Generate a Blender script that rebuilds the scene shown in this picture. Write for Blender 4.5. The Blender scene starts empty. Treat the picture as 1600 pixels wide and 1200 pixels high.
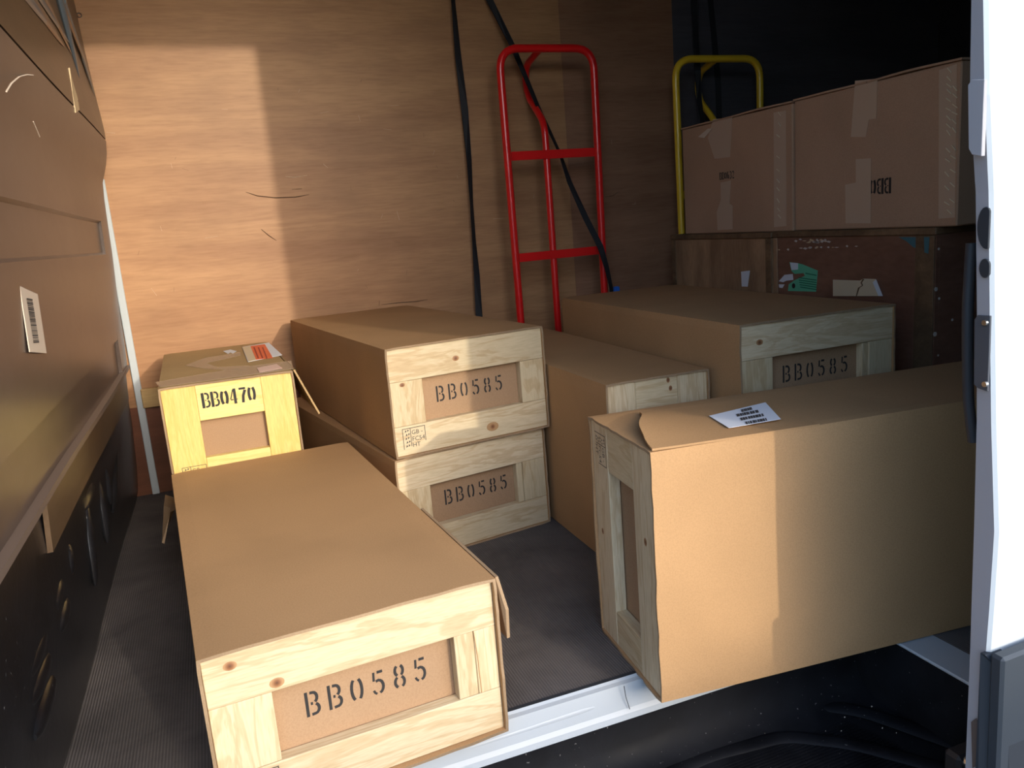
import bpy, bmesh, math, random
from mathutils import Matrix, Vector
random.seed(7)
SC = bpy.context.scene
COL = SC.collection

# ---------------------------------------------------------------- camera
F_PX, PITCH, ROLL, YAW = 1236.9065, 0.2016748, 0.0807955, 0.3508974
CAM = Vector((0, 0, 0.8))
_R0 = Vector((math.cos(YAW), -math.sin(YAW), 0))
_FW = Vector((math.sin(YAW) * math.cos(PITCH), math.cos(YAW) * math.cos(PITCH), -math.sin(PITCH)))
_U0 = Vector((math.sin(YAW) * math.sin(PITCH), math.cos(YAW) * math.sin(PITCH), math.cos(PITCH)))
_R = _R0 * math.cos(ROLL) - _U0 * math.sin(ROLL)
_U = _R0 * math.sin(ROLL) + _U0 * math.cos(ROLL)
cam_d = bpy.data.cameras.new('camera'); cam = bpy.data.objects.new('camera', cam_d); COL.objects.link(cam)
cam_d.sensor_width = 36; cam_d.lens = F_PX * 36 / 1600; cam_d.clip_start = 0.02
m = Matrix.Identity(4)
for i, c in enumerate((_R, _U, -_FW)):
    for j in range(3): m[j][i] = c[j]
m.translation = CAM
cam.matrix_world = m
SC.camera = cam
SC.view_settings.view_transform = 'Standard'; SC.view_settings.look = 'None'
SC.view_settings.gamma = 1; SC.view_settings.use_curve_mapping = False
SC.view_settings.exposure = 0.12

def at(px, py, axis, val):
    """the point of the plane axis = val that is measured at a pixel of the photograph"""
    d = _FW + _R * ((px - 800) / F_PX) - _U * ((py - 600) / F_PX)
    return CAM + d * ((val - CAM[axis]) / d[axis])

# ---------------------------------------------------------------- world and sun
world = bpy.data.worlds.new('sky'); SC.world = world; world.use_nodes = True
wn = world.node_tree.nodes; wl = world.node_tree.links
bg = wn['Background']
sky = wn.new('ShaderNodeTexSky'); sky.sky_type = 'NISHITA'; sky.sun_disc = False
sky.sun_elevation = math.radians(22); sky.sun_rotation = math.atan2(0.29, -1.0)
sky.air_density = 1.0; sky.dust_density = 1.6; sky.ozone_density = 2.0
wl.new(sky.outputs[0], bg.inputs[0])
bg.inputs[1].default_value = 0.60
SUN_DIR = Vector((-0.29, 1, -0.235))
sun_d = bpy.data.lights.new('sun', 'SUN'); sun_d.energy = 1.75; sun_d.angle = math.radians(0.9); sun_d.color = (1.0, 0.91, 0.76)
sun = bpy.data.objects.new('sun', sun_d); COL.objects.link(sun)
sun.rotation_euler = SUN_DIR.to_track_quat('-Z', 'Y').to_euler(); sun.location = (0.6, -2, 3)

# ---------------------------------------------------------------- materials
def new_mat(name, base, rough=0.6, metal=0.0, spec=None, coat=0):
    mt = bpy.data.materials.new(name); mt.use_nodes = True
    b = mt.node_tree.nodes['Principled BSDF']
    b.inputs['Base Color'].default_value = (*base, 1); b.inputs['Roughness'].default_value = rough
    b.inputs['Metallic'].default_value = metal
    if spec is not None: b.inputs['Specular IOR Level'].default_value = spec
    if coat: b.inputs['Coat Weight'].default_value = coat; b.inputs['Coat Roughness'].default_value = 0.15
    return mt

class NB:
    """small node helper"""
    def __init__(s, mt): s.t = mt.node_tree; s.b = s.t.nodes['Principled BSDF']; s.L = s.t.links.new
    def n(s, k, **kw):
        x = s.t.nodes.new(k)
        for a, v in kw.items():
            if a.startswith('i_'): x.inputs[a[2:].replace('_', ' ')].default_value = v
            else: setattr(x, a, v)
        return x
    def coord(s, scale=(1, 1, 1), rand=0.0, rot=(0, 0, 0)):
        tc = s.n('ShaderNodeTexCoord'); mp = s.n('ShaderNodeMapping')
        mp.inputs['Scale'].default_value = scale; mp.inputs['Rotation'].default_value = rot
        if rand:
            oi = s.n('ShaderNodeObjectInfo'); ml = s.n('ShaderNodeMath', operation='MULTIPLY'); ml.inputs[1].default_value = rand
            s.L(oi.outputs['Random'], ml.inputs[0]); ad = s.n('ShaderNodeVectorMath', operation='ADD')
            s.L(tc.outputs['Object'], ad.inputs[0]); s.L(ml.outputs[0], ad.inputs[1]); s.L(ad.outputs[0], mp.inputs[0])
        else: s.L(tc.outputs['Object'], mp.inputs[0])
        return mp.outputs[0]
    def noise(s, vec, scale, detail=4, dist=0.0, rough=0.5):
        x = s.n('ShaderNodeTexNoise'); x.inputs['Scale'].default_value = scale; x.inputs['Detail'].default_value = detail
        x.inputs['Distortion'].default_value = dist; x.inputs['Roughness'].default_value = rough
        s.L(vec, x.inputs['Vector']); return x.outputs['Fac']
    def ramp(s, fac, stops):
        r = s.n('ShaderNodeValToRGB'); e = r.color_ramp.elements
        while len(e) < len(stops): e.new(0.5)
        for q, (p, c) in zip(e, stops): q.position = p; q.color = (*c, 1) if len(c) == 3 else c
        s.L(fac, r.inputs[0]); return r.outputs[0]
    def mix(s, fac, a, b, mode='MIX'):
        x = s.n('ShaderNodeMix', data_type='RGBA', blend_type=mode)
        if isinstance(fac, (int, float)): x.inputs[0].default_value = fac
        else: s.L(fac, x.inputs[0])
        for i, q in ((6, a), (7, b)):
            if isinstance(q, tuple): x.inputs[i].default_value = (*q, 1)
            else: s.L(q, x.inputs[i])
        return x.outputs[2]
    def bump(s, h, strength=0.2, dist=0.001):
        x = s.n('ShaderNodeBump'); x.inputs['Strength'].default_value = strength; x.inputs['Distance'].default_value = dist
        s.L(h, x.inputs['Height']); s.L(x.outputs[0], s.b.inputs['Normal'])
    def base(s, c): s.L(c, s.b.inputs['Base Color'])

def cardboard(name, c, dark=0.82, rough=0.75):
    mt = new_mat(name, c, rough, spec=0.25); q = NB(mt)
    v = q.coord(rand=7.0)
    n1 = q.noise(v, 3.0, 3, 0.4); n2 = q.noise(v, 420, 2)
    col = q.ramp(n1, [(0.3, tuple(x * dark for x in c)), (0.7, c)])
    sp = q.ramp(n2, [(0.35, (0.90, 0.89, 0.88)), (0.6, (1, 1, 1))])
    q.base(q.mix(1.0, col, sp, 'MULTIPLY'))
    v2 = q.coord((0.2, 90, 90)); q.bump(q.noise(v2, 2.0, 2), 0.12, 0.0006)
    return mt

def pine(name, c, dk, axis):
    mt = new_mat(name, c, 0.55, spec=0.35); q = NB(mt)
    sc = (1.0, 8, 8) if axis == 'x' else (8, 8, 1.0)
    v = q.coord(sc, rand=9.0)
    w = q.noise(v, 2.2, 4, 1.6, 0.55); f = q.noise(q.coord(tuple(4 * k for k in sc), rand=3.0), 9, 3)
    rings = q.n('ShaderNodeMath', operation='MULTIPLY'); rings.inputs[1].default_value = 26; q.L(w, rings.inputs[0])
    sn = q.n('ShaderNodeMath', operation='SINE'); q.L(rings.outputs[0], sn.inputs[0])
    mr = q.n('ShaderNodeMapRange'); mr.inputs['From Min'].default_value = -1; q.L(sn.outputs[0], mr.inputs[0])
    g = q.ramp(mr.outputs[0], [(0.0, c), (0.62, c), (0.93, dk), (1.0, tuple(x * 0.93 for x in dk))])
    g2 = q.mix(0.45, c, g)
    fi = q.ramp(f, [(0.3, (0.88, 0.86, 0.82)), (0.62, (1, 1, 1))])
    col = q.mix(1.0, g2, fi, 'MULTIPLY')
    oi = q.n('ShaderNodeObjectInfo'); tint = q.ramp(oi.outputs['Random'], [(0.0, (0.90, 0.88, 0.84)), (1.0, (1.04, 1.03, 1.02))])
    q.base(q.mix(1.0, col, tint, 'MULTIPLY')); q.bump(f, 0.15, 0.0006)
    return mt

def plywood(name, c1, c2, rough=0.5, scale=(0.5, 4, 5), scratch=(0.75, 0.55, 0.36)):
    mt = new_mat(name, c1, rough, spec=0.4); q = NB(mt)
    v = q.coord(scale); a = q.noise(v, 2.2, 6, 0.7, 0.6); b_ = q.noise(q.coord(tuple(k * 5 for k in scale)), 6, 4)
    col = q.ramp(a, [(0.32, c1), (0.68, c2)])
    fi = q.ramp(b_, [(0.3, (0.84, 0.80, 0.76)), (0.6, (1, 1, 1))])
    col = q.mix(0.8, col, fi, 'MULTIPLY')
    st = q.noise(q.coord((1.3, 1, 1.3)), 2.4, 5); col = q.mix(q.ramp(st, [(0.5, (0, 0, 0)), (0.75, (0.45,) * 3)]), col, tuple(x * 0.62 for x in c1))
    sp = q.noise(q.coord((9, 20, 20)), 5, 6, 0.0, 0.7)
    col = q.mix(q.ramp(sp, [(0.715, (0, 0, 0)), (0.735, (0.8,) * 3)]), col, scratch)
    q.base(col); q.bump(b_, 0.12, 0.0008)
    return mt

CB = cardboard('cardboard_kraft', (0.47, 0.275, 0.128))
CB_IN = cardboard('cardboard_panel', (0.40, 0.250, 0.140))
CB_EDGE = cardboard('cardboard_cut_edge', (0.40, 0.27, 0.155), 0.55)
CB_OLD = cardboard('cardboard_old', (0.52, 0.325, 0.205))
CB_YEL = cardboard('cardboard_taped', (0.46, 0.31, 0.145))
PX = pine('pine_horizontal_grain', (0.66, 0.54, 0.355), (0.50, 0.33, 0.165), 'x')
PZ = pine('pine_vertical_grain', (0.63, 0.515, 0.33), (0.48, 0.32, 0.155), 'z')
YX = pine('yellow_pine_horizontal', (0.78, 0.61, 0.24), (0.74, 0.48, 0.13), 'x')
YZ = pine('yellow_pine_vertical', (0.76, 0.55, 0.19), (0.72, 0.44, 0.11), 'z')
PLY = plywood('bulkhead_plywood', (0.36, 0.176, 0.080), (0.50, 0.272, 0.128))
PLY_SHADE = plywood('plywood_shade', (0.25, 0.122, 0.068), (0.36, 0.185, 0.105))  # bulkhead ply darkened; light falloff toward the right is in the colour
PLY_DEEP_SHADE = plywood('plywood_deep_shade', (0.070, 0.066, 0.076), (0.100, 0.092, 0.104), scratch=(0.12, 0.1, 0.1))  # near-black ply tone, deep shade put into the colour
PLY_RED = plywood('red_plywood', (0.16, 0.055, 0.025), (0.21, 0.075, 0.035))
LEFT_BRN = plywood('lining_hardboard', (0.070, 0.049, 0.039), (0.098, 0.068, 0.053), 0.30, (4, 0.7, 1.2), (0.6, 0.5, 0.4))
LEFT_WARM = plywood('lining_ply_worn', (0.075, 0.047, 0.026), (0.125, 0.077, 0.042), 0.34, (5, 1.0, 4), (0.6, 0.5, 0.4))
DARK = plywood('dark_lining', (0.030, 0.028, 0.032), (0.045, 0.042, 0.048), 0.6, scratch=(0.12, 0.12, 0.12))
CR_RED = plywood('crate_dark_ply', (0.17, 0.080, 0.052), (0.27, 0.135, 0.085), 0.5, (1, 1, 3), (0.55, 0.45, 0.38))
CR_TAN = plywood('crate_tan_ply', (0.27, 0.155, 0.085), (0.50, 0.31, 0.17), 0.55, (1, 5, 1.2), (0.08, 0.05, 0.03))
CR_BAT = plywood('crate_batten', (0.11, 0.065, 0.035), (0.26, 0.155, 0.080), 0.6, (2, 5, 5), (0.5, 0.4, 0.3))
LATH = plywood('lath_wood', (0.50, 0.32, 0.13), (0.62, 0.42, 0.18), 0.6, (0.7, 5, 9))
INK = new_mat('stencil_ink', (0.018, 0.016, 0.015), 0.7)
INKF = new_mat('stamp_ink', (0.06, 0.05, 0.045), 0.8)
RED = new_mat('red_enamel', (0.78, 0.012, 0.012), 0.28, coat=0.4)
YEL = new_mat('yellow_enamel', (0.85, 0.54, 0.03), 0.32, coat=0.3)
STRAP = new_mat('black_webbing', (0.012, 0.012, 0.015), 0.75)
WHITE = new_mat('white_paint', (0.52, 0.56, 0.58), 0.32, coat=0.3)
WHITE3 = new_mat('white_paint_sill', (0.42, 0.45, 0.47), 0.4)  # duller white for the sill parts
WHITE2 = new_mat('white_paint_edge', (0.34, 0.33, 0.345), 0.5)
RUB = new_mat('black_rubber', (0.02, 0.024, 0.030), 0.6)
SLATE = new_mat('slate_moulding', (0.030, 0.037, 0.045), 0.55)
PAPER = new_mat('white_paper', (0.72, 0.74, 0.78), 0.7)
PAPERW = new_mat('aged_paper', (0.62, 0.50, 0.38), 0.7)
GREEN = new_mat('green_paper', (0.12, 0.50, 0.30), 0.7)
GREEN_TX = new_mat('green_print', (0.02, 0.18, 0.10), 0.7)
CREAM = new_mat('cream_card', (0.66, 0.54, 0.36), 0.7)
ORANGE = new_mat('orange_red_print', (0.80, 0.15, 0.05), 0.6)
PINK = new_mat('pink_paper', (0.75, 0.52, 0.42), 0.7)
STEEL = new_mat('bright_steel', (0.6, 0.58, 0.54), 0.3, 1.0)
BLUE = new_mat('blue_plastic', (0.02, 0.12, 0.5), 0.4)
TEAL = new_mat('teal_paint', (0.05, 0.16, 0.19), 0.6)
PAINTW = new_mat('white_scuff', (0.60, 0.55, 0.50), 0.7)
METB = new_mat('blue_grey_metal', (0.16, 0.20, 0.24), 0.28, 0.6)
METT = new_mat('tan_metal', (0.24, 0.16, 0.11), 0.3, 0.4)
SPLIT = new_mat('split_wood', (0.66, 0.50, 0.30), 0.7)
def tape_mat():
    mt = new_mat('packing_tape', (0.50, 0.40, 0.27), 0.22, spec=0.6); mt.node_tree.nodes['Principled BSDF'].inputs['Alpha'].default_value = 0.5
    return mt
TAPE = tape_mat()
TAPEB = new_mat('buff_tape', (0.53, 0.385, 0.27), 0.35)

def knot_mat():
    mt = new_mat('knot_wood', (0.3, 0.15, 0.06), 0.5); q = NB(mt)
    tcn = q.n('ShaderNodeTexCoord'); ln = q.n('ShaderNodeVectorMath', operation='LENGTH'); q.L(tcn.outputs['Object'], ln.inputs[0])
    q.base(q.ramp(ln.outputs['Value'], [(0.0, (0.10, 0.045, 0.02)), (0.0035, (0.28, 0.12, 0.05)), (0.0055, (0.16, 0.06, 0.025)), (0.0075, (0.42, 0.24, 0.11))]))
    return mt
KNOT = knot_mat()

def floor_mat():
    mt = new_mat('ribbed_floor', (0.085, 0.075, 0.072), 0.7, spec=0.3); q = NB(mt)
    a = q.noise(q.coord((2, 2, 2)), 2.5, 6, 0.4, 0.65)
    col = q.ramp(a, [(0.32, (0.072, 0.066, 0.064)), (0.55, (0.125, 0.112, 0.106)), (0.8, (0.175, 0.154, 0.141))])
    w = q.n('ShaderNodeTexWave'); w.inputs['Scale'].default_value = 62; w.inputs['Distortion'].default_value = 0.3
    q.L(q.coord(), w.inputs['Vector'])
    col = q.mix(1.0, col, q.ramp(w.outputs['Fac'], [(0.0, (0.72, 0.70, 0.68)), (0.7, (1.08, 1.06, 1.04))]), 'MULTIPLY')
    sp = q.noise(q.coord((25, 25, 25)), 6, 3)
    q.base(q.mix(q.ramp(sp, [(0.74, (0, 0, 0)), (0.78, (0.6,) * 3)]), col, (0.3, 0.24, 0.18)))
    q.bump(w.outputs['Fac'], 0.5, 0.0015)
    return mt
FLOOR = floor_mat()
def black_plastic(name, ribs):
    mt = new_mat(name, (0.014, 0.015, 0.019), 0.38, spec=0.15); q = NB(mt)
    a = q.noise(q.coord((3, 3, 3)), 3, 6, 0.5, 0.7)
    col = q.ramp(a, [(0.35, (0.004, 0.004, 0.005)), (0.75, (0.012, 0.012, 0.014))])
    sp = q.noise(q.coord((22, 30, 22)), 6, 4)
    q.base(q.mix(q.ramp(sp, [(0.70, (0, 0, 0)), (0.735, (0.55,) * 3)]), col, (0.30, 0.28, 0.26)))
    rr = q.ramp(a, [(0.3, (0.5,) * 3), (0.8, (0.8,) * 3)]); q.L(rr, q.b.inputs['Roughness'])
    if ribs:
        w = q.n('ShaderNodeTexWave'); w.bands_direction = 'Y'; w.inputs['Scale'].default_value = 55
        q.L(q.coord(), w.inputs['Vector']); q.bump(w.outputs['Fac'], 0.8, 0.003)
    else: q.bump(a, 0.3, 0.004)
    return mt
KICK = black_plastic('black_liner', False)
TREAD = black_plastic('black_tread', True)
KICKL = black_plastic('black_liner_glossy', False); NB(KICKL).b.inputs['Specular IOR Level'].default_value = 0.9
for l_ in list(KICKL.node_tree.links):
    if l_.to_socket.name == 'Roughness': KICKL.node_tree.links.remove(l_)
NB(KICKL).b.inputs['Roughness'].default_value = 0.3; NB(KICKL).b.inputs['Specular IOR Level'].default_value = 0.8
def asphalt():
    mt = new_mat('pale_asphalt', (0.30, 0.29, 0.27), 0.9); q = NB(mt)
    q.base(q.ramp(q.noise(q.coord((40, 40, 40)), 5, 4), [(0.3, (0.2, 0.2, 0.19)), (0.7, (0.36, 0.35, 0.33))])); return mt
ASPH = asphalt()

# ---------------------------------------------------------------- mesh helpers
class MB:
    def __init__(s): s.v = []; s.f = []
    def add(s, vs, fs):
        o = len(s.v); s.v += [tuple(x) for x in vs]; s.f += [tuple(i + o for i in f) for f in fs]; return s
    def box(s, x0, x1, y0, y1, z0, z1):
        vs = [(x, y, z) for x in (x0, x1) for y in (y0, y1) for z in (z0, z1)]
        return s.add(vs, [(0, 1, 3, 2), (4, 6, 7, 5), (0, 4, 5, 1), (2, 3, 7, 6), (0, 2, 6, 4), (1, 5, 7, 3)])
    def prism(s, pts, off):
        """closed polygon pts (3-D) extruded by vector off"""
        n = len(pts); off = Vector(off); a = [Vector(p) for p in pts]
        vs = a + [p + off for p in a]
        return s.add(vs, [tuple(range(n))[::-1], tuple(range(n, 2 * n))] + [(i, (i + 1) % n, n + (i + 1) % n, n + i) for i in range(n)])
    def tube(s, pts, r, n=12, flat=None, closed=False, taper=None, fk=0.35):
        pts = [Vector(p) for p in pts]; N = len(pts); rings = []
        prev = None
        for i, p in enumerate(pts):
            a = pts[i - 1] if i else (pts[-1] if closed else p); b = pts[(i + 1) % N] if (i < N - 1 or closed) else p
            t = (b - a).normalized()
            if prev is None:
                u = t.cross(Vector((0, 0, 1)))
                if u.length < 0.1: u = t.cross(Vector((1, 0, 0)))
                if flat is not None: u = t.cross(Vector(flat))
                u.normalize()
            else: u = (prev - t * prev.dot(t)).normalized()
            if flat is not None: u = t.cross(Vector(flat)).normalized()
            prev = u; w = t.cross(u).normalized()
            rr = r if taper is None else r * taper[i]
            k = 1.0 if flat is None else fk
            rings.append([p + u * math.cos(2 * math.pi * j / n) * rr + w * math.sin(2 * math.pi * j / n) * rr * k for j in range(n)])
        vs = [q for rg in rings for q in rg]; fs = []
        for i in range(N if closed else N - 1):
            for j in range(n):
                a = i * n; b = ((i + 1) % N) * n
                fs.append((a + j, b + j, b + (j + 1) % n, a + (j + 1) % n))
        if not closed: fs += [tuple(range(n)), tuple(range((N - 1) * n, N * n))[::-1]]
        return s.add(vs, fs)
    def build(s, name, mat, parent=None, bevel=0, smooth=False, seg=1):
        me = bpy.data.meshes.new(name); me.from_pydata(s.v, [], s.f); me.validate()
        bm = bmesh.new(); bm.from_mesh(me)
        bmesh.ops.recalc_face_normals(bm, faces=bm.faces)
        if bevel: bmesh.ops.bevel(bm, geom=bm.edges[:], offset=bevel, segments=seg, affect='EDGES', profile=0.5)
        bm.to_mesh(me); bm.free()
        me.materials.append(mat)
        if smooth:
            for p in me.polygons: p.use_smooth = True
            try: me.set_sharp_from_angle(angle=math.radians(40))
            except Exception: pass
        o = bpy.data.objects.new(name, me); COL.objects.link(o)
        if parent: o.parent = parent
        return o

def boxo(name, mat, parent, x0, x1, y0, y1, z0, z1, bevel=0.0): return MB().box(x0, x1, y0, y1, z0, z1).build(name, mat, parent, bevel)
def tag(o, label=None, cat=None, group=None, kind=None):
    if label: o['label'] = label
    if cat: o['category'] = cat
    if group: o['group'] = group
    if kind: o['kind'] = kind
    return o
def thing(name, label, cat, mat4=None, group=None):
    o = bpy.data.objects.new(name, None); COL.objects.link(o); o.empty_display_size = 0.05
    if mat4 is not None: o.matrix_world = mat4
    return tag(o, label, cat, group)
def plabel(o, l): o['label'] = l; return o
def frame(origin, ex, ey, ez):
    m = Matrix.Identity(4)
    for i, c in enumerate((ex, ey, ez)):
        for j in range(3): m[j][i] = c[j]
    m.translation = origin; return m
def rounded(pts, rad, n=6):
    """polyline with its inner corners rounded"""
    P = [Vector(p) for p in pts]; out = [P[0]]
    for i in range(1, len(P) - 1):
        a = (P[i - 1] - P[i]).normalized(); b = (P[i + 1] - P[i]).normalized()
        r = rad[i] if isinstance(rad, dict) else rad
        p0 = P[i] + a * r; p1 = P[i] + b * r
        for k in range(n + 1):
            t = k / n; out.append(p0 * (1 - t) ** 2 + P[i] * 2 * t * (1 - t) + p1 * t * t)
    out.append(P[-1]); return out

# stencil glyphs: strokes (points, width) on a 0.6 x 1 cell
def arc(cx, cy, rx, ry, a0, a1, n=7):
    return [(cx + rx * math.cos(math.radians(a0 + (a1 - a0) * k / n)), cy + ry * math.sin(math.radians(a0 + (a1 - a0) * k / n))) for k in range(n + 1)]
def glyphs(bold):
    w = 0.115 if not bold else 0.21; t = 0.115 if not bold else 0.08
    return {
     'B': [([(0.09, 0.0), (0.09, 1.0)], w), ([(0.24, 0.94), (0.36, 0.93)] + arc(0.36, 0.73, 0.15, 0.20, 80, -70), (w + t) / 2), ([(0.24, 0.06), (0.36, 0.07)] + arc(0.38, 0.27, 0.17, 0.20, -80, 70), (w + t) / 2), ([(0.24, 0.5), (0.33, 0.5)], t)],
     '0': [(arc(0.26, 0.5, 0.17, 0.44, 112, 248), w), (arc(0.34, 0.5, 0.17, 0.44, 68, -68), w)],
     '5': [([(0.28, 0.94), (0.52, 0.94)], t), ([(0.14, 0.97), (0.12, 0.60)], w * 0.8), ([(0.20, 0.58)] + arc(0.30, 0.34, 0.20, 0.27, 85, -80), (w + t) / 2), (arc(0.26, 0.32, 0.19, 0.27, 200, 255, 4), w * 0.8)],
     '8': [(arc(0.27, 0.74, 0.14, 0.21, 110, 250), (w + t) / 2), (arc(0.33, 0.74, 0.14, 0.21, 70, -70), (w + t) / 2), (arc(0.27, 0.26, 0.17, 0.22, 110, 250), (w + t) / 2), (arc(0.33, 0.26, 0.17, 0.22, 70, -70), (w + t) / 2)],
     '4': [([(0.40, 0.0), (0.40, 1.0)], w), ([(0.30, 0.95), (0.06, 0.32)], t), ([(0.06, 0.28), (0.27, 0.28)], t), ([(0.52, 0.28), (0.58, 0.28)], t)],
     '7': [([(0.06, 0.93), (0.56, 0.93)], w * 0.8), ([(0.52, 0.82), (0.34, 0.45), (0.28, 0.0)], w)],
     '6': [(arc(0.30, 0.5, 0.19, 0.45, 80, 250), w), (arc(0.34, 0.28, 0.15, 0.24, 100, -70), w)],
     '3': [(arc(0.26, 0.74, 0.19, 0.21, 140, -70), w * 0.8), (arc(0.26, 0.27, 0.21, 0.23, 70, -140), w * 0.8)],
     '2': [(arc(0.28, 0.72, 0.19, 0.23, 160, -20), w * 0.8), ([(0.44, 0.60), (0.12, 0.10)], t * 1.2), ([(0.10, 0.06), (0.54, 0.06)], w * 0.8)],
    }
GL, GLB = glyphs(False), glyphs(True)
def stencil(text, size, adv, bold=False, xs=0.92):
    """ribbon strokes in the local x-z plane, y = 0, a hair thick"""
    mb = MB(); G = GLB if bold else GL
    for k, ch in enumerate(text):
        for pts, w in G[ch]:
            P = [Vector((p[0] * size * xs + k * adv, 0, p[1] * size)) for p in pts]; hw = w * size / 2 * (xs if bold else 1)
            L = []; Rr = []
            for i, p in enumerate(P):
                a = P[max(i - 1, 0)]; b = P[min(i + 1, len(P) - 1)]; t = (b - a).normalized(); nn = Vector((-t.z, 0, t.x))
                L.append(p + nn * hw); Rr.append(p - nn * hw)
            n = len(P)
            mb.add(L + Rr, [(i, i + 1, n + i + 1, n + i) for i in range(n - 1)])
    return mb
def place(mb, name, mat, parent, origin, ex=(1, 0, 0), ez=(0, 0, 1)):
    ex = Vector(ex); ez = Vector(ez); ey = ez.cross(ex); o = Vector(origin)
    mb.v = [tuple(o + ex * v[0] + ey * v[1] + ez * v[2]) for v in mb.v]
    return mb.build(name, mat, parent)
def text_mesh(s, size):
    cu = bpy.data.curves.new('txt', 'FONT'); cu.body = s; cu.size = size; cu.resolution_u = 2
    o = bpy.data.objects.new('txt', cu); COL.objects.link(o)
    dg = bpy.context.evaluated_depsgraph_get(); me = bpy.data.meshes.new_from_object(o.evaluated_get(dg))
    mb = MB().add([(v.co.x, 0, v.co.y) for v in me.vertices], [tuple(p.vertices) for p in me.polygons])
    bpy.data.objects.remove(o); bpy.data.curves.remove(cu); bpy.data.meshes.remove(me)
    return mb
def stamp_mesh(w, h):
    """the boxed timber treatment stamp: frame, divider, ear of grain, lettering"""
    mb = MB(); t = h * 0.03
    def bar(x0, x1, z0, z1): mb.add([(x0, 0, z0), (x1, 0, z0), (x1, 0, z1), (x0, 0, z1)], [(0, 1, 2, 3)])
    bar(0, w, h - t, h); bar(0, t, 0, h); bar(w - t, w, 0.25 * h, h); bar(0.34 * w, 0.34 * w + t, 0.1 * h, h)
    for k in range(5):
        z = h * (0.08 + 0.18 * k); x = 0.10 * w + (k % 2) * 0.03 * w
        mb.add([(x, 0, z), (x + 0.09 * w, 0, z + 0.05 * h), (x + 0.04 * w, 0, z + 0.13 * h)], [(0, 1, 2)])
        mb.add([(x + 0.12 * w, 0, z + 0.02 * h), (x + 0.20 * w, 0, z + 0.1 * h), (x + 0.12 * w, 0, z + 0.13 * h)], [(0, 1, 2)])
    for s, z in (('GB -', 0.66), ('FC54', 0.34), ('HT', 0.05)):
        tm = text_mesh(s, h * 0.30)
        mb.add([(v[0] + 0.39 * w, 0, v[2] + z * h) for v in tm.v], tm.f)
    return mb
def knot(parent, x, y, z, r=0.007, sx=1.25, sz=0.9, nrm=(0, -1, 0)):
    nrm = Vector(nrm); n = 14
    u = Vector((1, 0, 0)) if abs(nrm.y) > 0.5 else Vector((0, 1, 0)); w = Vector((0, 0, 1))
    vs = [u * math.cos(2 * math.pi * k / n) * r * sx + w * math.sin(2 * math.pi * k / n) * r * sz for k in range(n)]
    o = MB().add([nrm * 0.0006] + vs, [(0, 1 + k, 1 + (k + 1) % n) for k in range(n)]).build('knot', KNOT, parent)
    o.location = (x, y, z); return o

# ================================================================ THE SETTING
W = 2.83            # the plywood bulkhead, across the van
fl = MB().box(-0.40, 3.2, 1.135, W + 0.02, -0.03, 0).build('floor', FLOOR); tag(fl, kind='structure')
p = MB().box(1.14, 3.2, 0.72, 1.135, -0.03, 0).build('floor_extension', FLOOR, fl)
boxo('floor_edge_strip', RUB, fl, -0.40, 1.07, 1.129, 1.1395, -0.012, 0.0015, 0.001)
wb = tag(boxo('wall_back', PLY, None, -0.40, 3.2, W, W + 0.02, 0.30, 2.0), kind='structure')
boxo('shade_sheet', PLY_SHADE, wb, 1.335, 1.815, W - 0.0006, W + 0.01, 0.361, 1.959)  # starts at a seam; its darker tone paints the light fading rightward
boxo('deep_shade_sheet', PLY_DEEP_SHADE, wb, 1.8165, 3.199, W - 0.0006, W + 0.01, 0.361, 1.959)  # sheet added to paint the deep shade at the far right
boxo('lower_board', PLY_RED, wb, -0.40, 3.2, W - 0.002, W + 0.018, -0.02, 0.30)
tr = MB().box(-0.262, 3.1, W - 0.022, W - 0.002, 0.297, 0.360).build('load_rail', LATH, wb, 0.002)
boxo('corner_strip', WHITE, wb, -0.281, -0.2585, W - 0.012, W - 0.001, 0.0, 1.03, 0.002)
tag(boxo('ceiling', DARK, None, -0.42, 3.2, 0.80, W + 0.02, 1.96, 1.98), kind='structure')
hd = tag(boxo('trim_1', WHITE, None, -0.6, 3.2, 0.70, 0.80, 1.915, 2.15, 0.01), kind='structure')
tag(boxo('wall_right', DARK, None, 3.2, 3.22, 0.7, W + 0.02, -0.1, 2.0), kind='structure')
bw = tag(boxo('wall_sun_blocker', new_mat('blocker_wall', (0.45, 0.42, 0.38), 0.9), None, -16, 18, -8.25, -8.0, -0.7, 2.08), kind='structure')  # added unseen wall, height set to keep low sun off sill and step
boxo('blocker_top', ASPH, bw, -16, 18, -8.3, -7.95, 2.08, 2.16)  # top edge of the added blocker, sets where its shadow falls
tag(boxo('ground', ASPH, None, -30, 30, -30, 25, -0.72, -0.70), kind='structure')
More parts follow.
